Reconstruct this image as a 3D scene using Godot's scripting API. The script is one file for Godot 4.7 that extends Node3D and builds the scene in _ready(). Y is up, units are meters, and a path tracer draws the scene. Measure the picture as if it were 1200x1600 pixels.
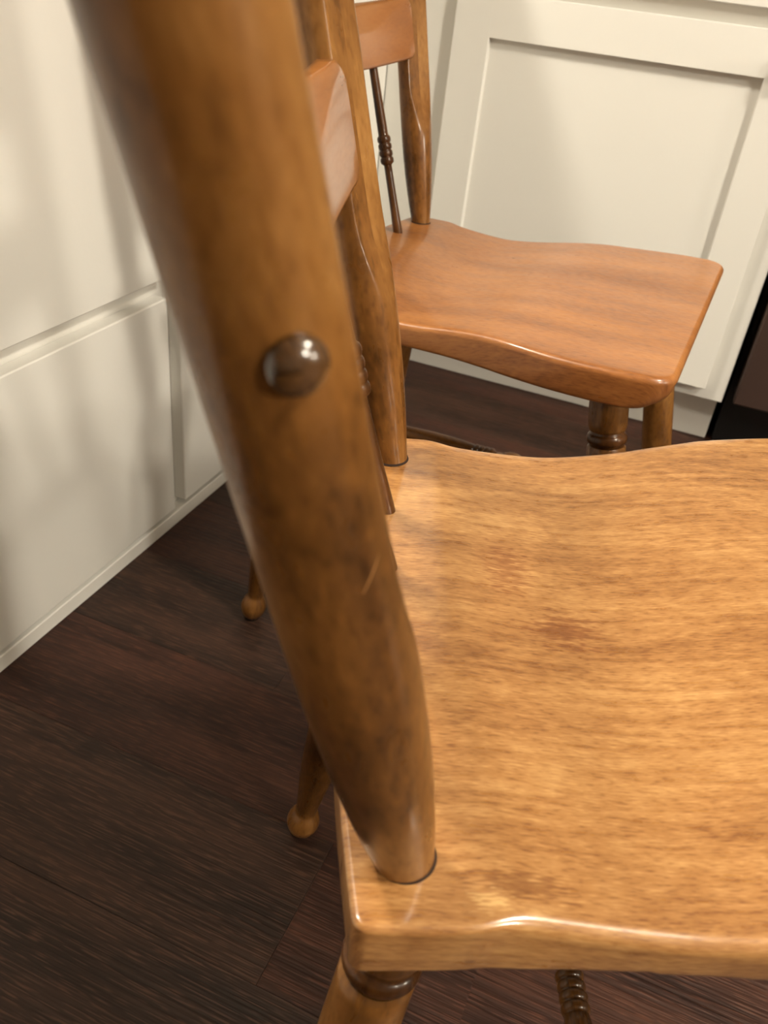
extends Node3D
# A wooden kitchen chair seen close from its side, a second one behind it, white cabinets and a dark plank floor.

const EYE := 0.735          # camera height
const SEAT := 0.4457        # height of the rear of the chair seats
const DEP := 0.395          # seat depth
const LEAN := 0.248        # how far the back posts lean back per metre of height
const SPLAY := 0.1277       # and outwards
const PB := 0.0202
const PS := 0.1525
const FRONT := -0.612       # front face of the peninsula cabinets (x)
const DOORZ := -1.55        # front face of the end cabinet (z)

var M := {}
var used := {}

# ---------------------------------------------------------------- helpers
func numbered(n: String) -> String:
	if not used.has(n):
		used[n] = 0
		return n
	used[n] += 1
	return "%s_%03d" % [n, used[n]]

func thing(called: String, label: String, category: String, at := Vector3.ZERO, turn := 0.0, group := "") -> Node3D:
	var o := Node3D.new()
	o.name = numbered(called)
	add_child(o)
	o.position = at
	o.rotation.y = turn
	tag(o, label, category, group)
	return o

func tag(o: Node, label: String, category := "", group := "") -> void:
	o.set_meta("label", label)
	if category != "":
		o.set_meta("category", category)
	if group != "":
		o.set_meta("group", group)

func part(called: String, mesh: Mesh, mat: Material, parent: Node, at := Vector3.ZERO) -> MeshInstance3D:
	var o := MeshInstance3D.new()
	o.name = called
	o.mesh = mesh
	o.material_override = mat
	o.position = at
	o.cast_shadow = GeometryInstance3D.SHADOW_CASTING_SETTING_ON
	parent.add_child(o, true)
	return o

func struct(called: String, mesh: Mesh, mat: Material, label: String, at := Vector3.ZERO) -> MeshInstance3D:
	var o := part(called, mesh, mat, self, at)
	o.set_meta("kind", "structure")
	o.set_meta("label", label)
	return o

# Rings of equal length make a closed skin; each ring's last point repeats its first.
func skin(rings: Array, uvs: Array, cap := true) -> ArrayMesh:
	var tri: Array = []
	var n: int = rings[0].size()
	for i in rings.size() - 1:
		for j in n - 1:
			var a := Vector2i(i, j)
			var b := Vector2i(i, j + 1)
			var c := Vector2i(i + 1, j + 1)
			var d := Vector2i(i + 1, j)
			tri.append([a, b, c])
			tri.append([a, c, d])
	if cap:
		for e in [0, rings.size() - 1]:
			for j in range(1, n - 2):
				if e == 0:
					tri.append([Vector2i(e, 0), Vector2i(e, j + 1), Vector2i(e, j)])
				else:
					tri.append([Vector2i(e, 0), Vector2i(e, j), Vector2i(e, j + 1)])
	var mid := Vector3.ZERO
	for r in rings:
		mid += r[0] / rings.size()
	var vol := 0.0
	for t in tri:
		var p: Vector3 = rings[t[0].x][t[0].y] - mid
		var q: Vector3 = rings[t[1].x][t[1].y] - mid
		var s: Vector3 = rings[t[2].x][t[2].y] - mid
		vol += p.dot(q.cross(s))
	var st := SurfaceTool.new()
	st.begin(Mesh.PRIMITIVE_TRIANGLES)
	st.set_smooth_group(0)
	var ncap: int = 2 * (n - 3) if cap else 0
	for k in tri.size():
		var t: Array = tri[k]
		var p: Vector3 = rings[t[0].x][t[0].y]
		var q: Vector3 = rings[t[1].x][t[1].y]
		var s: Vector3 = rings[t[2].x][t[2].y]
		if (q - p).cross(s - p).length_squared() < 1e-18:
			continue
		st.set_smooth_group(0 if k < tri.size() - ncap else 1)
		var order: Array = [0, 1, 2] if vol < 0.0 else [0, 2, 1]
		for m in order:
			st.set_uv(uvs[t[m].x][t[m].y])
			st.add_vertex(rings[t[m].x][t[m].y])
	st.generate_normals()
	return st.commit()

# A turned piece from a towards b. prof holds (distance from a, radius).
func turned(a: Vector3, b: Vector3, prof: Array, segs := 28) -> ArrayMesh:
	var d := (b - a).normalized()
	var e := d.cross(Vector3(0.31, 0.2, 0.93)).normalized()
	var g := d.cross(e)
	var rings: Array = []
	var uvs: Array = []
	for p in prof:
		var r := PackedVector3Array()
		var w := PackedVector2Array()
		for j in segs + 1:
			var t := TAU * float(j % segs) / segs
			r.append(a + d * p.x + (e * cos(t) + g * sin(t)) * maxf(p.y, 0.00005))
			w.append(Vector2(0.05 + p.x * 2.2, 0.1 + 0.25 * float(j) / segs))
		rings.append(r)
		uvs.append(w)
	return skin(rings, uvs)

# Smooth samples through (x, y) knots.
func through(knots: Array, step: float) -> Array:
	var out: Array = []
	for i in knots.size() - 1:
		var p0: Vector2 = knots[maxi(i - 1, 0)]
		var p1: Vector2 = knots[i]
		var p2: Vector2 = knots[i + 1]
		var p3: Vector2 = knots[mini(i + 2, knots.size() - 1)]
		var n := maxi(1, int(ceil((p2.x - p1.x) / step)))
		var m1 := 0.0 if p2.x == p0.x else (p2.y - p0.y) / (p2.x - p0.x)
		var m2 := 0.0 if p3.x == p1.x else (p3.y - p1.y) / (p3.x - p1.x)
		for k in n:
			out.append(Vector2(lerpf(p1.x, p2.x, float(k) / n), hermite(p1.y, p2.y, m1, m2, float(k) / n, p2.x - p1.x)))
	out.append(knots[-1])
	return out

func hermite(a: float, b: float, ma: float, mb: float, t: float, w: float) -> float:
	var t2 := t * t
	var t3 := t2 * t
	return (2 * t3 - 3 * t2 + 1) * a + (t3 - 2 * t2 + t) * ma * w + (-2 * t3 + 3 * t2) * b + (t3 - t2) * mb * w

func look(table: Array, x: float) -> float:
	if x <= table[0].x:
		return table[0].y
	for i in table.size() - 1:
		if x <= table[i + 1].x:
			var p0: Vector2 = table[maxi(i - 1, 0)]
			var p1: Vector2 = table[i]
			var p2: Vector2 = table[i + 1]
			var p3: Vector2 = table[mini(i + 2, table.size() - 1)]
			var m1 := (p2.y - p0.y) / (p2.x - p0.x)
			var m2 := (p3.y - p1.y) / (p3.x - p1.x)
			return hermite(p1.y, p2.y, m1, m2, (x - p1.x) / (p2.x - p1.x), p2.x - p1.x)
	return table[-1].y

# A box with chamfered edges, corner to corner.
func slab(lo: Vector3, hi: Vector3, c := 0.0015, uv_shift := Vector2.ZERO, uv_scale := Vector2.ONE) -> ArrayMesh:
	var st := SurfaceTool.new()
	st.begin(Mesh.PRIMITIVE_TRIANGLES)
	var mid := (lo + hi) / 2.0
	var h := (hi - lo) / 2.0
	c = minf(c, minf(h.x, minf(h.y, h.z)) * 0.9)
	var corner := func(s: Vector3, axis: int) -> Vector3:
		var p := Vector3(s.x * (h.x - c), s.y * (h.y - c), s.z * (h.z - c))
		p[axis] = s[axis] * h[axis]
		return mid + p
	var polys: Array = []
	for axis in 3:
		var b := (axis + 1) % 3
		var d := (axis + 2) % 3
		for sg in [-1.0, 1.0]:
			var q: Array = []
			for k in [[-1, -1], [1, -1], [1, 1], [-1, 1]]:
				var s := Vector3.ZERO
				s[axis] = sg
				s[b] = k[0]
				s[d] = k[1]
				q.append(corner.call(s, axis))
			polys.append(q)
			for sb in [-1.0, 1.0]:          # the chamfer between this face and the next axis
				var r: Array = []
				for k in [[axis, -1.0], [axis, 1.0], [b, 1.0], [b, -1.0]]:
					var s := Vector3.ZERO
					s[axis] = sg
					s[b] = sb
					s[d] = k[1]
					r.append(corner.call(s, k[0]))
				polys.append(r)
	for x in [-1.0, 1.0]:
		for y in [-1.0, 1.0]:
			for z in [-1.0, 1.0]:
				var s := Vector3(x, y, z)
				polys.append([corner.call(s, 0), corner.call(s, 1), corner.call(s, 2)])
	for q in polys:
		var n: Vector3 = (q[1] - q[0]).cross(q[2] - q[0])
		var cen: Vector3 = (q[0] + q[1] + q[2]) / 3.0
		if q.size() == 4:
			cen = (q[0] + q[2]) / 2.0
		var list: Array = q.duplicate()
		if n.dot(cen - mid) > 0.0:
			list.reverse()
			n = -n
		n = -n.normalized()
		for k in range(1, list.size() - 1):
			for m in [0, k, k + 1]:
				var p: Vector3 = list[m]
				st.set_normal(n)
				var uv := Vector2(p.x, p.z)
				if absf(n.x) > 0.8:
					uv = Vector2(p.y, p.z)
				elif absf(n.z) > 0.8:
					uv = Vector2(p.x, p.y)
				st.set_uv(uv * uv_scale + uv_shift)
				st.add_vertex(p)
	return st.commit()

# ---------------------------------------------------------------- textures
func noise_field(w: int, h: int, stretch: int, freq: float, sd: int, octaves := 4, type := FastNoiseLite.TYPE_SIMPLEX_SMOOTH) -> PackedByteArray:
	var n := FastNoiseLite.new()
	n.noise_type = type
	n.seed = sd
	n.frequency = freq
	n.fractal_type = FastNoiseLite.FRACTAL_FBM
	n.fractal_octaves = octaves
	var im := n.get_image(maxi(2, w / stretch), h, false, false, true)
	im.convert(Image.FORMAT_L8)
	if stretch > 1:
		im.resize(w, h, Image.INTERPOLATE_CUBIC)
	return im.get_data()

func blend(a: Color, b: Color, t: float) -> Color:
	return a.lerp(b, clampf(t, 0.0, 1.0))

# Stained maple, grain along u. Returns [colour, roughness].
func wood(w: int, h: int, sd: int, lo: Color, mid: Color, hi: Color, blotch: float, pores: float, marks: Array) -> Array:
	var broad := noise_field(w, h, 4, 0.006, sd, 4)              # soft bands of tone
	var streak := noise_field(w, h, 20, 0.05, sd + 1, 4)         # grain lines
	var fleck := noise_field(w, h, 6, 0.22, sd + 2, 2)            # short pores
	var figure := noise_field(w, h, 2, 0.03, sd + 3, 4)          # curl
	var px := PackedByteArray()
	px.resize(w * h * 3)
	var rg := PackedByteArray()
	rg.resize(w * h)
	for y in h:
		for x in w:
			var i := y * w + x
			var b := broad[i] / 255.0 - 0.5
			var s := streak[i] / 255.0 - 0.5
			var f := fleck[i] / 255.0
			var g := figure[i] / 255.0 - 0.5
			var t := 0.5 + b * blotch + s * 0.42 * pores + g * 0.34 * pores
			t -= maxf(0.0, 0.42 - f) * 1.1 * pores
			t += maxf(0.0, f - 0.62) * 0.9 * pores
			var c := blend(lo, mid, t * 2.0) if t < 0.5 else blend(mid, hi, t * 2.0 - 1.0)
			for m in marks:
				var d := Vector2((x / float(w) - m[0]) / m[2], (y / float(h) - m[1]) / m[3]).length()
				d += (f - 0.5) * 1.5 + s * 1.2
				if d < 1.0:
					c = c.lerp(m[4], (1.0 - smoothstep(0.35, 1.0, d)) * m[5])
			px[i * 3] = int(clampf(c.r, 0, 1) * 255)
			px[i * 3 + 1] = int(clampf(c.g, 0, 1) * 255)
			px[i * 3 + 2] = int(clampf(c.b, 0, 1) * 255)
			rg[i] = int(clampf(0.55 + (s * 0.25 + g * 0.2 + (0.5 - f) * 0.2) * pores, 0, 1) * 255)
	return [ImageTexture.create_from_image(Image.create_from_data(w, h, false, Image.FORMAT_RGB8, px)), ImageTexture.create_from_image(Image.create_from_data(w, h, false, Image.FORMAT_L8, rg))]

func wood_material(called: String, tex: Array, rough: float, coat := 0.8) -> StandardMaterial3D:
	var m := StandardMaterial3D.new()
	m.resource_name = called
	m.albedo_texture = tex[0]
	m.roughness_texture = tex[1]
	m.roughness = rough
	m.metallic_specular = 0.45
	m.clearcoat_enabled = coat > 0.0
	m.clearcoat = coat
	m.clearcoat_roughness = 0.12
	return m

func plain(called: String, c: Color, rough: float, metal := 0.0) -> StandardMaterial3D:
	var m := StandardMaterial3D.new()
	m.resource_name = called
	m.albedo_color = c
	m.roughness = rough
	m.metallic = metal
	return m

func make_materials() -> void:
	var pale := Color(0.90, 0.74, 0.50)
	var seat_a := wood(1400, 1600, 11, Color(0.47, 0.30, 0.155), Color(0.65, 0.46, 0.265), Color(0.79, 0.61, 0.39), 0.5, 1.0, [
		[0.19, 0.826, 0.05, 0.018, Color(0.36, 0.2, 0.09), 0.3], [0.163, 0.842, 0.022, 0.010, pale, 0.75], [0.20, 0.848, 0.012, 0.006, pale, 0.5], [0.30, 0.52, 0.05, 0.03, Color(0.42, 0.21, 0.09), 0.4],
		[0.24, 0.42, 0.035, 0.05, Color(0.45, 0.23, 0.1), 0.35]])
	M.seat_near = wood_material("seat_wood", seat_a, 0.62)
	var seat_b := wood(1024, 1024, 47, Color(0.45, 0.26, 0.12), Color(0.61, 0.39, 0.20), Color(0.71, 0.485, 0.265), 0.6, 0.7, [])
	M.seat_far = wood_material("seat_wood_far", seat_b, 0.66, 0.35)
	var post := wood(1024, 512, 83, Color(0.19, 0.105, 0.03), Color(0.445, 0.29, 0.13), Color(0.63, 0.46, 0.26), 0.9, 0.45, [])
	M.post = wood_material("turned_wood", post, 0.55, 0.3)
	M.rail = wood_material("rail_wood", wood(1024, 512, 131, Color(0.45, 0.27, 0.13), Color(0.58, 0.37, 0.19), Color(0.64, 0.44, 0.25), 0.6, 0.3, []), 0.55)
	M.post.metallic_specular = 0.3
	M.spindle = M.post.duplicate()
	M.spindle.albedo_color = Color(0.72, 0.68, 0.68)
	M.dark_wood = plain("dark_joint", Color(0.16, 0.09, 0.04), 0.95)
	M.button = wood_material("button_wood", post, 0.4, 0.8)
	M.button.albedo_color = Color(0.62, 0.62, 0.66)
	M.glide = plain("glide", Color(0.05, 0.045, 0.04), 0.5)
	M.white = plain("cabinet_paint", Color(0.90, 0.89, 0.865), 0.42)
	var orange := noise_field(256, 256, 1, 0.08, 5, 3)
	M.white.heightmap_enabled = false
	var bump := Image.create_from_data(256, 256, false, Image.FORMAT_L8, orange)
	bump.bump_map_to_normal_map(0.6)
	M.white.normal_enabled = true
	M.white.normal_texture = ImageTexture.create_from_image(bump)
	M.white.normal_scale = 0.12
	M.white.uv1_scale = Vector3(6, 6, 6)
	M.wall = plain("wall_paint", Color(0.52, 0.49, 0.44), 0.8)
	M.ceiling = plain("ceiling_paint", Color(0.88, 0.86, 0.82), 0.9)
	M.stone = plain("counter_stone", Color(0.72, 0.70, 0.66), 0.3)
	M.black = plain("range_black", Color(0.012, 0.012, 0.013), 0.5)
	M.bronze = plain("range_bronze", Color(0.30, 0.235, 0.21), 0.42, 0.5)
	M.metal = plain("brushed_nickel", Color(0.70, 0.68, 0.64), 0.35, 1.0)
	M.glow = plain("lamp_glow", Color(1, 0.95, 0.85), 0.5)
	M.glow.emission_enabled = true
	M.glow.emission = Color(1.0, 0.86, 0.66)
	M.glow.emission_energy_multiplier = 3.0
	M.floor_base = plain("floor_base", Color(0.03, 0.02, 0.016), 0.8)
	# planks: dark brown, fine wire-brushed grain along x
	M.planks = []
	for k in 3:
		var w := 1024
		var h := 256
		var st := noise_field(w, h, 40, 0.16, 200 + k, 3)
		var fine := noise_field(w, h, 14, 0.42, 230 + k, 2)
		var br := noise_field(w, h, 5, 0.012, 260 + k, 4)
		var px := PackedByteArray()
		px.resize(w * h * 3)
		var hg := PackedByteArray()
		hg.resize(w * h)
		var dark: Color = [Color(0.135, 0.075, 0.052), Color(0.15, 0.075, 0.052), Color(0.125, 0.074, 0.053)][k]
		var light: Color = [Color(0.31, 0.20, 0.145), Color(0.32, 0.195, 0.14), Color(0.30, 0.20, 0.15)][k]
		for i in w * h:
			var s := st[i] / 255.0
			var f := fine[i] / 255.0
			var t := 0.35 + (br[i] / 255.0 - 0.5) * 0.7 + (s - 0.5) * 0.55 + maxf(0.0, f - 0.60) * 4.5
			var c := blend(dark, light, t)
			px[i * 3] = int(c.r * 255)
			px[i * 3 + 1] = int(c.g * 255)
			px[i * 3 + 2] = int(c.b * 255)
			hg[i] = int(clampf(s * 0.6 + f * 0.4, 0, 1) * 255)
		var m := StandardMaterial3D.new()
		m.resource_name = "plank_%d" % k
		m.albedo_texture = ImageTexture.create_from_image(Image.create_from_data(w, h, false, Image.FORMAT_RGB8, px))
		var nm := Image.create_from_data(w, h, false, Image.FORMAT_L8, hg)
		nm.bump_map_to_normal_map(2.0)
		m.normal_enabled = true
		m.normal_texture = ImageTexture.create_from_image(nm)
		m.normal_scale = 0.5
		m.roughness = 0.5
		m.metallic_specular = 0.4
		M.planks.append(m)

# ---------------------------------------------------------------- the chair (x forward, z towards its right-hand side)
var TOP := [Vector2(0, 0.001), Vector2(0.03, 0.0015), Vector2(0.050, 0.0023), Vector2(0.057, 0.0022), Vector2(0.064, 0.0014), Vector2(0.08, -0.0004), Vector2(0.105, -0.0022), Vector2(0.13, -0.0028), Vector2(0.155, -0.0005), Vector2(0.183, 0.004), Vector2(0.205, 0.0078), Vector2(0.228, 0.011), Vector2(0.25, 0.0128), Vector2(0.28, 0.0138), Vector2(0.31, 0.0152), Vector2(0.34, 0.017), Vector2(0.37, 0.0185), Vector2(0.40, 0.019)]
var HALF := [Vector2(0, 0.1835), Vector2(0.03, 0.1830), Vector2(0.046, 0.1820), Vector2(0.054, 0.1803), Vector2(0.064, 0.1792), Vector2(0.10, 0.1805), Vector2(0.15, 0.183), Vector2(0.19, 0.186), Vector2(0.227, 0.193), Vector2(0.25, 0.199), Vector2(0.29, 0.207), Vector2(0.334, 0.211), Vector2(0.37, 0.210), Vector2(0.40, 0.208)]

func seat_bottom(u: float) -> float:
	return -0.0325 + u * 0.05

func half_width(u: float) -> float:
	var w := look(HALF, u)
	var rr := 0.007
	var rf := 0.024
	if u < rr:
		w -= rr - sqrt(maxf(0.0, rr * rr - (rr - u) * (rr - u)))
	if u > DEP - rf:
		var q := u - (DEP - rf)
		w -= rf - sqrt(maxf(0.0, rf * rf - q * q))
	return w

func make_seat() -> ArrayMesh:
	var line: Array = []                      # outline, closed
	var us: Array = []
	for k in 9:
		us.append(0.007 * (1.0 - cos(PI / 2 * k / 8.0)))
	for k in range(1, 90):
		us.append(lerpf(0.007, DEP - 0.024, k / 90.0))
	for k in 13:
		us.append(DEP - 0.024 + 0.024 * sin(PI / 2 * k / 12.0))
	for u in us:
		line.append(Vector2(u, half_width(u)))
	var wf := half_width(DEP)
	for k in range(1, 40):
		line.append(Vector2(DEP, lerpf(wf, -wf, k / 40.0)))
	for k in us.size():
		var u: float = us[us.size() - 1 - k]
		line.append(Vector2(u, -half_width(u)))
	var wr := half_width(0.0)
	for k in range(1, 36):
		var q := -1.0 + 2.0 * k / 36.0                  # the rear edge bows back a little
		line.append(Vector2(-0.012 * (1.0 - q * q), wr * q))
	var n := line.size()
	var inn: Array = []
	for i in n:
		var a: Vector2 = line[(i + n - 1) % n]
		var b: Vector2 = line[(i + 1) % n]
		var t := (b - a).normalized()
		var q := Vector2(-t.y, t.x)
		if q.dot(Vector2(DEP / 2, 0) - line[i]) < 0.0:
			q = -q
		inn.append(q)
	var rings: Array = []
	var uvs: Array = []
	var add := func(f: Callable) -> void:
		var r := PackedVector3Array()
		var w := PackedVector2Array()
		for i in n + 1:
			var p: Vector3 = f.call(i % n)
			r.append(p)
			var drop := clampf(look(TOP, p.x) - p.y, 0.0, 0.05)
			var out: Vector2 = -inn[i % n]
			w.append(Vector2((p.x + out.x * drop * 0.4 + 0.02) / 0.44, (p.z + out.y * drop + 0.25) / 0.5))
		rings.append(r)
		uvs.append(w)
	var rt := func(i: int) -> float:
		var u: float = line[i].x
		return lerpf(0.0028, 0.0062, smoothstep(0.046, 0.07, u)) + 0.0 * smoothstep(0.34, DEP, u)
	var rb := func(i: int) -> float:
		return 0.004 + 0.018 * smoothstep(0.355, DEP, line[i].x)
	for k in range(0, 31):                    # top, from the middle outwards
		var s := pow(k / 30.0, 0.9)
		add.call(func(i: int) -> Vector3:
			var p: Vector2 = line[i] + inn[i] * rt.call(i)
			var c := Vector2(DEP / 2, 0)
			p = c + (p - c) * maxf(s, 0.001)
			return Vector3(p.x, look(TOP, p.x), p.y))
	for k in range(1, 7):                     # rounded upper edge
		var t := PI / 2 * k / 6.0
		add.call(func(i: int) -> Vector3:
			var r: float = rt.call(i)
			var p: Vector2 = line[i] + inn[i] * r * (1.0 - sin(t))
			return Vector3(p.x, look(TOP, line[i].x) - r * (1.0 - cos(t)), p.y))
	for k in range(0, 7):                     # rounded lower edge
		var t := PI / 2 * k / 6.0
		add.call(func(i: int) -> Vector3:
			var r: float = rb.call(i)
			var p: Vector2 = line[i] + inn[i] * (r * (1.0 - cos(t)) + 0.001)
			p.y += signf(line[i].y) * (look(LOW, line[i].x) - 0.0008 * float(line[i].x < 0.12))
			return Vector3(p.x, seat_bottom(line[i].x) + r * (1.0 - sin(t)), p.y))
	for k in range(1, 5):
		var s := 1.0 - k / 4.0
		add.call(func(i: int) -> Vector3:
			var p: Vector2 = line[i] + inn[i] * (rb.call(i) + 0.001)
			var c := Vector2(DEP / 2, 0)
			p = c + (p - c) * maxf(s, 0.001)
			return Vector3(p.x, seat_bottom(p.x), p.y))
	return skin(rings, uvs)

# the lower edge of the seat runs straighter than the upper one
var LOW := [Vector2(0, 0.0), Vector2(0.046, 0.0002), Vector2(0.064, 0.0024), Vector2(0.09, 0.0016), Vector2(0.14, 0.0)]

var RADIUS := [Vector2(-0.02, 0.0112), Vector2(0.0, 0.0117), Vector2(0.02, 0.0140), Vector2(0.045, 0.0163), Vector2(0.08, 0.0182), Vector2(0.12, 0.0189), Vector2(0.2, 0.0188), Vector2(0.3, 0.0184), Vector2(0.40, 0.017)]

func post_axis(h: float, side: float) -> Vector3:
	return Vector3(PB - LEAN * h, h, side * (PS + SPLAY * h))

func make_post(side: float) -> ArrayMesh:
	var d := Vector3(-LEAN, 1, side * SPLAY).normalized()
	var fwd := (Vector3(1, 0, 0) - d * d.x).normalized()
	var lat := fwd.cross(d) * -side
	if lat.z * side < 0.0:
		lat = -lat
	var yaw := deg_to_rad(34.0)
	var nrm := fwd * cos(yaw) - lat * sin(yaw)       # the planed face looks forward and a little inward
	var tan := d.cross(nrm)
	var rings: Array = []
	var uvs: Array = []
	var hs: Array = []
	for k in 84:
		hs.append(-0.014 + 0.404 * k / 83.0)
	for k in range(1, 9):
		hs.append(0.39 + 0.012 * sin(PI / 2 * k / 8.0))
	for h in hs:
		var r := look(RADIUS, h)
		if h > 0.39:
			r *= sqrt(maxf(0.0004, 1.0 - pow((h - 0.39) / 0.0121, 2.0)))
		var cut := lerpf(1.0, 0.60 + 0.07 * smoothstep(0.17, 0.3, h), smoothstep(0.094, 0.156, h)) * r
		var ring := PackedVector3Array()
		var uv := PackedVector2Array()
		for j in 65:
			var t := TAU * float(j % 64) / 64
			var x := minf(r * cos(t), cut)
			ring.append(post_axis(h, side) + nrm * x + tan * r * sin(t))
			uv.append(Vector2(0.04 + h * 2.2, (0.05 if side > 0 else 0.5) + 0.22 * float(j) / 64))
		rings.append(ring)
		uvs.append(uv)
	return skin(rings, uvs)

# A bent back rail between the posts from height h0 to h1 above the seat.
func make_rail(h0: float, h1: float, sag: float, thick: float, dip: float, arch: float) -> ArrayMesh:
	var rings: Array = []
	var uvs: Array = []
	var end := PS + SPLAY * (h0 + h1) / 2.0 - 0.012
	for k in 61:
		var q := -1.0 + 2.0 * k / 60.0
		var v := end * q
		var slope := 2.0 * sag * q / end                 # du/dv
		var nrm := Vector3(1, 0, -slope).normalized()
		var inset := 0.0
		var away := (1.0 - absf(q)) * end
		if away < 0.004:
			inset = 0.004 - sqrt(maxf(0.0, 0.004 * 0.004 - (0.004 - away) * (0.004 - away)))
		var bev := dip * smoothstep(0.002, 0.095, away)
		var top := h1 + arch * (1.0 - q * q) - inset
		var low := h0 + minf(arch, 0.0) * (1.0 - q * q) + inset
		var half := thick / 2.0
		var sec: Array = []                               # (out of the face, height)
		var c := 0.0035
		for p in [[half, low + c, 0], [half, lerpf(low, top - bev, 0.3), 0], [half, lerpf(low, top - bev, 0.6), 0], [half, top - bev - 0.006, 0], [half - 0.0008, top - bev - 0.0025, 0], [half - 0.0028 - 0.1 * bev, top - bev * 0.86, 0], [half * 0.35, top - bev * 0.33, 0], [-half * 0.45, top - 0.0006, 0], [-half + 0.0015, top - 0.0008, 0], [-half, top - c, 0], [-half, lerpf(low, top, 0.5), 0], [-half, low + c, 0], [-half + 0.001, low + 0.001, 0], [-half + c, low, 0], [half - c, low, 0], [half - 0.001, low + 0.001, 0]]:
			sec.append(Vector2(p[0], p[1]))
		var ring := PackedVector3Array()
		var uv := PackedVector2Array()
		var run := 0.0
		for j in sec.size() + 1:
			var p: Vector2 = sec[j % sec.size()]
			if j > 0:
				run += p.distance_to(sec[j - 1])
			var uc := PB - LEAN * p.y + 0.001 - sag * (1.0 - q * q)
			ring.append(Vector3(uc, p.y, v) + nrm * p.x)
			uv.append(Vector2(0.1 + (v + 0.2) * 2.2, 0.3 + run * 2.4))
		rings.append(ring)
		uvs.append(uv)
	return skin(rings, uvs)

func rings_between(a: float, b: float, n: int, low: float, high: float) -> Array:
	var out: Array = []
	var w := (b - a) / n
	for k in n:
		for t in [0.0, 0.12, 0.3, 0.5, 0.7, 0.88]:
			out.append(Vector2(a + w * (k + t), lerpf(low, high, sqrt(maxf(0.0, 1.0 - pow(t * 2.0 - 1.0, 2.0))))))
	out.append(Vector2(b, low))
	return out

func rung_profile(length: float) -> Array:
	var c := length / 2.0
	var half: Array = [Vector2(0.0, 0.0118), Vector2(0.006, 0.0112), Vector2(0.012, 0.0088), Vector2(0.017, 0.0060), Vector2(0.021, 0.0056), Vector2(0.026, 0.0072)]
	half += rings_between(0.028, 0.058, 4, 0.0082, 0.0104)
	half += through([Vector2(0.0585, 0.0088), Vector2(0.07, 0.0102), Vector2(0.105, 0.0118), Vector2(c - 0.03, 0.0100), Vector2(c, 0.0078)], 0.008)
	var out: Array = []
	for k in half.size():
		var p: Vector2 = half[half.size() - 1 - k]
		out.append(Vector2(c - p.x, p.y))
	for k in range(1, half.size()):
		out.append(Vector2(c + half[k].x, half[k].y))
	return out

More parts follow.
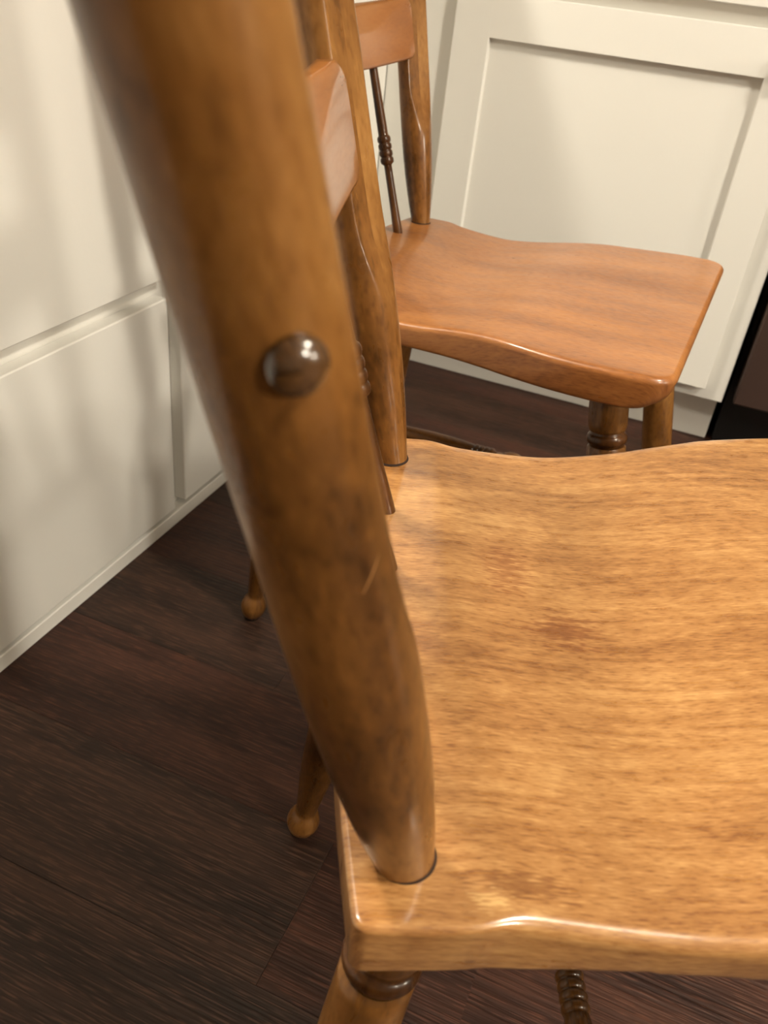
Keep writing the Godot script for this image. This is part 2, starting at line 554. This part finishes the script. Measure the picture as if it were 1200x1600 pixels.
func make_chair() -> Node3D:
	var t := thing("dining_chair", "brown wooden chair", "chair", Vector3.ZERO, 0.0, "matching brown wooden chairs")
	var up := Vector3(0, SEAT, 0)
	part("seat", make_seat(), M.seat_near, t, up)
	for side in [1.0, -1.0]:
		var p := part("back_post", make_post(side), M.post, t, up)
		# a thin dark line of old glue round the foot of the post
		var a := post_axis(0.0005, side)
		a.y = look(TOP, PB) - 0.0005
		part("glue_line", turned(a, a + Vector3(0, 1, 0), [Vector2(0, 0.0127), Vector2(0.0008, 0.0126), Vector2(0.0015, 0.0122), Vector2(0.0020, 0.0112)], 40), M.dark_wood, p)
		# the domed plug that hides the screw into the rail
		var h := 0.2195
		var ax := post_axis(h, side)
		var dir := Vector3(sin(deg_to_rad(20.0)), 0.08, side * cos(deg_to_rad(20.0))).normalized()
		var at := ax + dir * (look(RADIUS, h) - 0.0012)
		part("button_plug", turned(at, at + dir, [Vector2(0, 0.0060), Vector2(0.0014, 0.0065), Vector2(0.0026, 0.0065), Vector2(0.0040, 0.0058), Vector2(0.0051, 0.0043), Vector2(0.0058, 0.0022), Vector2(0.0060, 0.0)], 32), M.button, p)
	part("back_rail", make_rail(0.176, 0.238, 0.019, 0.015, 0.022, -0.011), M.rail, t, up)
	part("crest_rail", make_rail(0.300, 0.377, 0.024, 0.017, 0.006, 0.012), M.rail, t, up)
	for v in [-0.087, -0.029, 0.029, 0.087]:
		var q: float = v / 0.175
		var a := Vector3(0.0185, -0.006, v)
		var b := Vector3(PB - LEAN * 0.184 - 0.019 * (1.0 - q * q), 0.180, v * 1.06)
		var prof: Array = through([Vector2(0, 0.0056), Vector2(0.012, 0.0057), Vector2(0.04, 0.0050), Vector2(0.085, 0.0046)], 0.008)
		prof += rings_between(0.0865, 0.1175, 4, 0.0064, 0.0080)
		prof += through([Vector2(0.1185, 0.0058), Vector2(0.14, 0.0056), Vector2(0.16, 0.0052), Vector2(a.distance_to(b), 0.0048)], 0.008)
		part("spindle", turned(a, b, prof, 24), M.spindle, t, up)
	# legs: foot on the floor, top inside the seat
	var rear_top := Vector3(0.027, SEAT - 0.018, 0.143)
	var rear_foot := Vector3(-0.022, 0.0, 0.175)
	var front_top := Vector3(0.336, SEAT - 0.006, 0.155)
	var front_foot := Vector3(0.43, 0.0, 0.205)
	for k in [[rear_top, rear_foot, 1.0], [rear_top, rear_foot, -1.0], [front_top, front_foot, 1.0], [front_top, front_foot, -1.0]]:
		var m := Vector3(1, 1, k[2])
		var foot: Vector3 = k[1] * m
		var top: Vector3 = k[0] * m
		var l := foot.distance_to(top)
		var prof: Array = through([Vector2(0.004, 0.0098), Vector2(0.010, 0.0135), Vector2(0.020, 0.0160), Vector2(0.030, 0.0140), Vector2(0.0355, 0.0108)], 0.002)
		prof += through([Vector2(0.037, 0.0098), Vector2(0.042, 0.0102), Vector2(0.06, 0.0120), Vector2(0.10, 0.0156), Vector2(0.16, 0.0180), Vector2(0.22, 0.0189), Vector2(0.30, 0.0187), Vector2(l - 0.071, 0.0178)], 0.012)
		prof += [Vector2(l - 0.0695, 0.0158), Vector2(l - 0.0680, 0.0156)]
		prof += rings_between(l - 0.0670, l - 0.0580, 1, 0.0164, 0.0182)
		prof += [Vector2(l - 0.0570, 0.0153), Vector2(l - 0.0555, 0.0153)]
		prof += through([Vector2(l - 0.0545, 0.0166), Vector2(l - 0.050, 0.0176), Vector2(l - 0.03, 0.0178), Vector2(l - 0.012, 0.0166), Vector2(l, 0.0160)], 0.004)
		var leg := part("leg", turned(foot, top, prof, 32), M.post, t)
		var band: Array = [Vector2(l - 0.0705, 0.0150), Vector2(l - 0.0698, 0.0161), Vector2(l - 0.0678, 0.0159)]
		band += rings_between(l - 0.0670, l - 0.0580, 1, 0.0166, 0.0185)
		band += [Vector2(l - 0.0570, 0.0156), Vector2(l - 0.0555, 0.0156), Vector2(l - 0.0548, 0.0150)]
		part("turned_ring", turned(foot, top, band, 32), M.spindle, leg)
		part("foot_glide", turned(foot, top, [Vector2(0.0002, 0.0085), Vector2(0.002, 0.0095), Vector2(0.0055, 0.0095)], 24), M.glide, leg)
	var on_leg := func(top: Vector3, foot: Vector3, h: float, side: float) -> Vector3:
		var p := foot.lerp(top, h / top.y)
		return Vector3(p.x, p.y, p.z * side)
	for side in [1.0, -1.0]:
		var a: Vector3 = on_leg.call(rear_top, rear_foot, 0.135, side)
		var b: Vector3 = on_leg.call(front_top, front_foot, 0.140, side)
		part("side_stretcher", turned(a, b, rung_profile(a.distance_to(b)), 24), M.post, t)
	var a1: Vector3 = (on_leg.call(rear_top, rear_foot, 0.135, 1.0) + on_leg.call(front_top, front_foot, 0.14, 1.0)) / 2.0
	a1.x -= 0.018
	var b1 := Vector3(a1.x, a1.y, -a1.z)
	part("cross_stretcher", turned(a1, b1, rung_profile(a1.distance_to(b1)), 24), M.post, t)
	return t

# ---------------------------------------------------------------- kitchen
func ceiling_light(at: Vector3, energy: float, color: Color, label: String, size := 0.11) -> void:
	var t := thing("ceiling_light", label, "ceiling light", at, 0.0, "recessed ceiling lights")
	var k := size / 0.075
	part("trim_ring", turned(Vector3(0, 0, 0), Vector3(0, -1, 0), [Vector2(-0.002, 0.098 * k), Vector2(0.004, 0.098 * k), Vector2(0.008, 0.092 * k), Vector2(0.008, 0.078 * k)], 40), M.ceiling, t)
	part("diffuser", turned(Vector3(0, -0.007, 0), Vector3(0, -1, 0), [Vector2(0, 0.077 * k), Vector2(0.004, 0.075 * k), Vector2(0.006, 0.06 * k), Vector2(0.007, 0.0)], 40), M.glow, t)
	var l := OmniLight3D.new()
	l.name = "lamp"
	l.position = Vector3(0, -0.02 - size, 0)
	l.light_energy = energy
	l.light_color = color
	l.light_size = size
	l.omni_range = 14.0
	l.omni_attenuation = 2.0
	l.shadow_enabled = true
	t.add_child(l)

func shaker_door(called: String, lo: Vector3, hi: Vector3, stile: float, parent: Node) -> void:
	# faces +z; hi.z is the front
	var d := part(called, slab(Vector3(lo.x + 0.01, lo.y + 0.01, lo.z), Vector3(hi.x - 0.01, hi.y - 0.01, hi.z - 0.012), 0.0005), M.white, parent)
	part("stile", slab(lo, Vector3(lo.x + stile, hi.y, hi.z), 0.0012), M.white, d)
	part("stile", slab(Vector3(hi.x - stile, lo.y, lo.z), hi, 0.0012), M.white, d)
	part("rail", slab(Vector3(lo.x + stile - 0.003, lo.y, lo.z), Vector3(hi.x - stile + 0.003, lo.y + stile, hi.z - 0.0001), 0.0005), M.white, d)
	part("rail", slab(Vector3(lo.x + stile - 0.003, hi.y - stile, lo.z), Vector3(hi.x - stile + 0.003, hi.y, hi.z - 0.0001), 0.0005), M.white, d)

func knob(at: Vector3, dir: Vector3, parent: Node) -> void:
	part("knob", turned(at, at + dir, [Vector2(-0.001, 0.008), Vector2(0.003, 0.007), Vector2(0.010, 0.0055), Vector2(0.016, 0.0075), Vector2(0.020, 0.0145), Vector2(0.026, 0.0155), Vector2(0.030, 0.012), Vector2(0.032, 0.0)], 28), M.metal, parent)

func _ready() -> void:
	# ---- camera
	var cam := Camera3D.new()
	cam.name = "camera"
	cam.fov = 62.27
	cam.near = 0.02
	var right := Vector3(0.9175, 0.1019, -0.3844)
	var down := Vector3(0.2923, -0.8283, 0.4780)
	var ahead := Vector3(-0.2697, -0.5509, -0.7896)
	cam.transform = Transform3D(Basis(right, -down, -ahead).orthonormalized(), Vector3(0, EYE, 0))
	var lens := CameraAttributesPhysical.new()
	lens.frustum_focal_length = 19.9
	lens.exposure_aperture = 9.0
	lens.frustum_focus_distance = 0.58
	cam.attributes = lens
	add_child(cam)
	cam.fov = 62.27
	cam.current = true
	# ---- air and exposure
	var we := WorldEnvironment.new()
	we.name = "environment"
	var env := Environment.new()
	env.background_mode = Environment.BG_COLOR
	env.background_color = Color(0.02, 0.02, 0.02)
	env.tonemap_mode = Environment.TONE_MAPPER_LINEAR
	env.tonemap_exposure = 0.68
	env.sdfgi_enabled = true
	env.ssao_enabled = true
	env.ssil_enabled = true
	we.environment = env
	add_child(we)
	make_materials()
	# ---- recessed lamps
	var warm := Color(1.0, 0.965, 0.895)
	ceiling_light(Vector3(-1.19, 2.44, -0.45), 3.9, warm, "recessed ceiling light over the peninsula counter")
	ceiling_light(Vector3(5.6, 2.44, 0.1), 9.0, warm, "wide round ceiling light at the far end of the open room", 0.25)
	ceiling_light(Vector3(3.05, 2.44, 1.05), 7.0, warm, "recessed ceiling light in the open room behind the chairs", 0.14)
	ceiling_light(Vector3(1.3, 2.44, -0.30), 4.9, warm, "recessed ceiling light in front of the range")

	# ---- room
	var floor_top := struct("floor", slab(Vector3(-2.6, -0.05, -2.4), Vector3(6.6, -0.0065, 3.2), 0.0), M.floor_base, "dark brown plank floor with fine grain")
	struct("ceiling", slab(Vector3(-2.6, 2.44, -2.4), Vector3(6.6, 2.54, 3.2), 0.0), M.ceiling, "white ceiling")
	struct("wall_left", slab(Vector3(-2.7, -0.05, -2.4), Vector3(-2.6, 2.5, 3.2), 0.0), M.wall, "cream wall beyond the peninsula")
	struct("wall_right", slab(Vector3(6.6, -0.05, -2.4), Vector3(6.7, 2.5, 3.2), 0.0), M.wall, "cream wall on the right")
	struct("wall_back", slab(Vector3(-2.6, -0.05, -2.5), Vector3(6.6, 2.5, -2.4), 0.0), M.wall, "cream wall behind the cabinets")
	struct("wall_front", slab(Vector3(-2.6, -0.05, 3.2), Vector3(6.6, 2.5, 3.3), 0.0), M.wall, "cream wall behind the camera")
	# planks along x, shared meshes
	var rng := RandomNumberGenerator.new()
	rng.seed = 7
	var pw := 0.152
	var pl := 1.2
	var shapes: Array = []
	for k in 5:
		shapes.append(slab(Vector3(0.0001, -0.008, 0.0001), Vector3(pl - 0.0001, 0.0, pw - 0.0001), 0.0005, Vector2(rng.randf(), rng.randf()), Vector2(0.82, 4.6)))
	var row := 0
	var z := -1.70
	while z < 2.0:
		var x := -0.78 - fmod(row * 0.437, 1.0) * pl
		while x < 2.2:
			if x + pl > -0.66:
				var m: int = rng.randi() % 3
				part("plank", shapes[rng.randi() % 5], M.planks[m], floor_top, Vector3(x, 0, z))
			x += pl
		z += pw
		row += 1

	# ---- peninsula: two cabinets with slab fronts, faces towards +x
	var names := ["white peninsula cabinet with plain slab fronts at the left, nearest the camera", "white peninsula cabinet beyond the vertical gap, partly hidden by the chair post"]
	for k in 2:
		var z0: float = [-0.879, -1.568][k]
		var z1: float = [1.10, -0.879][k]
		var c := thing("base_cabinet", names[k], "cabinet", Vector3(FRONT, 0, z1), 0.0, "white slab front base cabinets")
		var w := z1 - z0
		part("body", slab(Vector3(-0.60, 0.0, -w), Vector3(-0.020, 0.885, 0), 0.001), M.white, c)
		var fa: float = -w + [0.019, 0.055][k]
		var fb: float = [-0.012, -0.0065][k]
		part("drawer_front", slab(Vector3(-0.0195, 0.029, fa), Vector3(0, 0.3455, fb), 0.0014), M.white, c)
		part("drawer_front", slab(Vector3(-0.0195, 0.3705, fa), Vector3(0, 0.70, fb), 0.0014), M.white, c)
		part("drawer_front", slab(Vector3(-0.0195, 0.725, fa), Vector3(0, 0.872, fb), 0.0014), M.white, c)
	struct("baseboard_left", slab(Vector3(FRONT - 0.0195, 0.0, -1.57), Vector3(FRONT - 0.001, 0.0215, 1.10), 0.0012), M.white, "narrow white shoe moulding along the foot of the peninsula")
	var top := part("countertop", slab(Vector3(-1.26, 0.886, -1.60), Vector3(-0.505, 0.918, 1.12), 0.004), M.stone, self)
	tag(top, "pale stone countertop overhanging the peninsula cabinets", "countertop")

	# ---- end cabinet, face towards +z
	var e := thing("base_cabinet", "white shaker cabinet behind the far chair with a recessed door panel", "cabinet", Vector3(0, 0, DOORZ - 0.02))
	part("body", slab(Vector3(-0.6325, 0.104, -0.60), Vector3(0.090, 0.885, 0), 0.001), M.white, e)
	part("toe_kick", slab(Vector3(-0.605, 0.0, -0.58), Vector3(0.086, 0.104, -0.062), 0.001), M.white, e)
	shaker_door("door", Vector3(-0.512, 0.129, 0.0005), Vector3(0.054, 0.694, 0.020), 0.064, e)
	knob(Vector3(0.026, 0.655, 0.020), Vector3(0, 0, 1), e)
	part("drawer_front", slab(Vector3(-0.512, 0.719, 0.0005), Vector3(0.054, 0.868, 0.020), 0.0014), M.white, e)
	var top2 := part("countertop", slab(Vector3(-1.26, 0.886, -2.39), Vector3(0.094, 0.918, -1.601), 0.004), M.stone, self)
	tag(top2, "pale stone countertop over the shaker cabinet", "countertop")

	var up := thing("wall_cabinet", "white wall cabinet hanging in the corner above the counters", "cabinet", Vector3(0, 1.40, -2.06))
	part("body", slab(Vector3(-1.30, 0.0, -0.335), Vector3(-0.62, 0.86, 0), 0.001), M.white, up)
	shaker_door("door", Vector3(-1.28, 0.02, 0.0005), Vector3(-0.965, 0.84, 0.020), 0.06, up)
	shaker_door("door", Vector3(-0.955, 0.02, 0.0005), Vector3(-0.64, 0.84, 0.020), 0.06, up)

	# ---- range at the right
	var r := thing("kitchen_range", "black kitchen range with a dark bronze drawer beside the shaker cabinet", "stove", Vector3(0.098, 0, -1.60))
	part("body", slab(Vector3(0.0, 0.0, -0.62), Vector3(0.76, 0.91, -0.03), 0.002), M.black, r)
	part("drawer_front", slab(Vector3(0.010, 0.114, -0.029), Vector3(0.752, 0.30, 0.05), 0.003), M.bronze, r)
	part("oven_door", slab(Vector3(0.010, 0.312, -0.029), Vector3(0.752, 0.80, 0.05), 0.003), M.bronze, r)
	part("control_panel", slab(Vector3(0.004, 0.81, -0.029), Vector3(0.756, 0.91, 0.04), 0.003), M.black, r)
	part("handle", turned(Vector3(0.08, 0.765, 0.085), Vector3(1, 0.765, 0.085), [Vector2(0, 0.011), Vector2(0.60, 0.011)], 20), M.metal, r)
	for hx in [0.10, 0.66]:
		part("handle_bracket", slab(Vector3(hx - 0.012, 0.755, 0.049), Vector3(hx + 0.012, 0.775, 0.086), 0.002), M.metal, r)

	# ---- chairs
	var near := make_chair()
	near.position = Vector3(-0.1212, 0, -0.3295)
	near.rotation.y = 0.4087
	tag(near, "brown wooden chair nearest the camera, its thick round post crossing the picture", "chair", "matching brown wooden chairs")
	var far: Node3D = near.duplicate()
	# a pale scratch across the near post
	var side := 1.0
	var rings: Array = []
	var uvs: Array = []
	for k in 9:
		var q := k / 8.0
		var h := lerpf(0.158, 0.168, q)
		var ang := deg_to_rad(lerpf(30.0, 52.0, q))
		var dir := Vector3(sin(ang), 0, cos(ang))
		var wd := 0.0005 * sin(PI * (0.08 + 0.84 * q))
		var ring := PackedVector3Array()
		var uv := PackedVector2Array()
		for c in [[-1, -0.0006], [-0.5, 0.0001], [0.5, 0.0001], [1, -0.0006], [-1, -0.0006]]:
			ring.append(post_axis(h + wd * c[0], side) + dir * (look(RADIUS, h) + 0.00005 + c[1]))
			uv.append(Vector2(q, 0))
		rings.append(ring)
		uvs.append(uv)
	part("scratch", skin(rings, uvs), plain("scratch_wood", Color(0.62, 0.44, 0.25), 0.5), near.get_node("back_post"))
	far.name = numbered("dining_chair")
	add_child(far)
	far.position = Vector3(-0.386, 0, -0.9097)
	far.rotation.y = -0.0338
	far.get_node("seat").material_override = M.seat_far
	far.get_node("back_rail").position += Vector3(-0.002, 0.008, 0)
	tag(far, "brown wooden chair standing farther away in front of the white shaker cabinet", "chair", "matching brown wooden chairs")
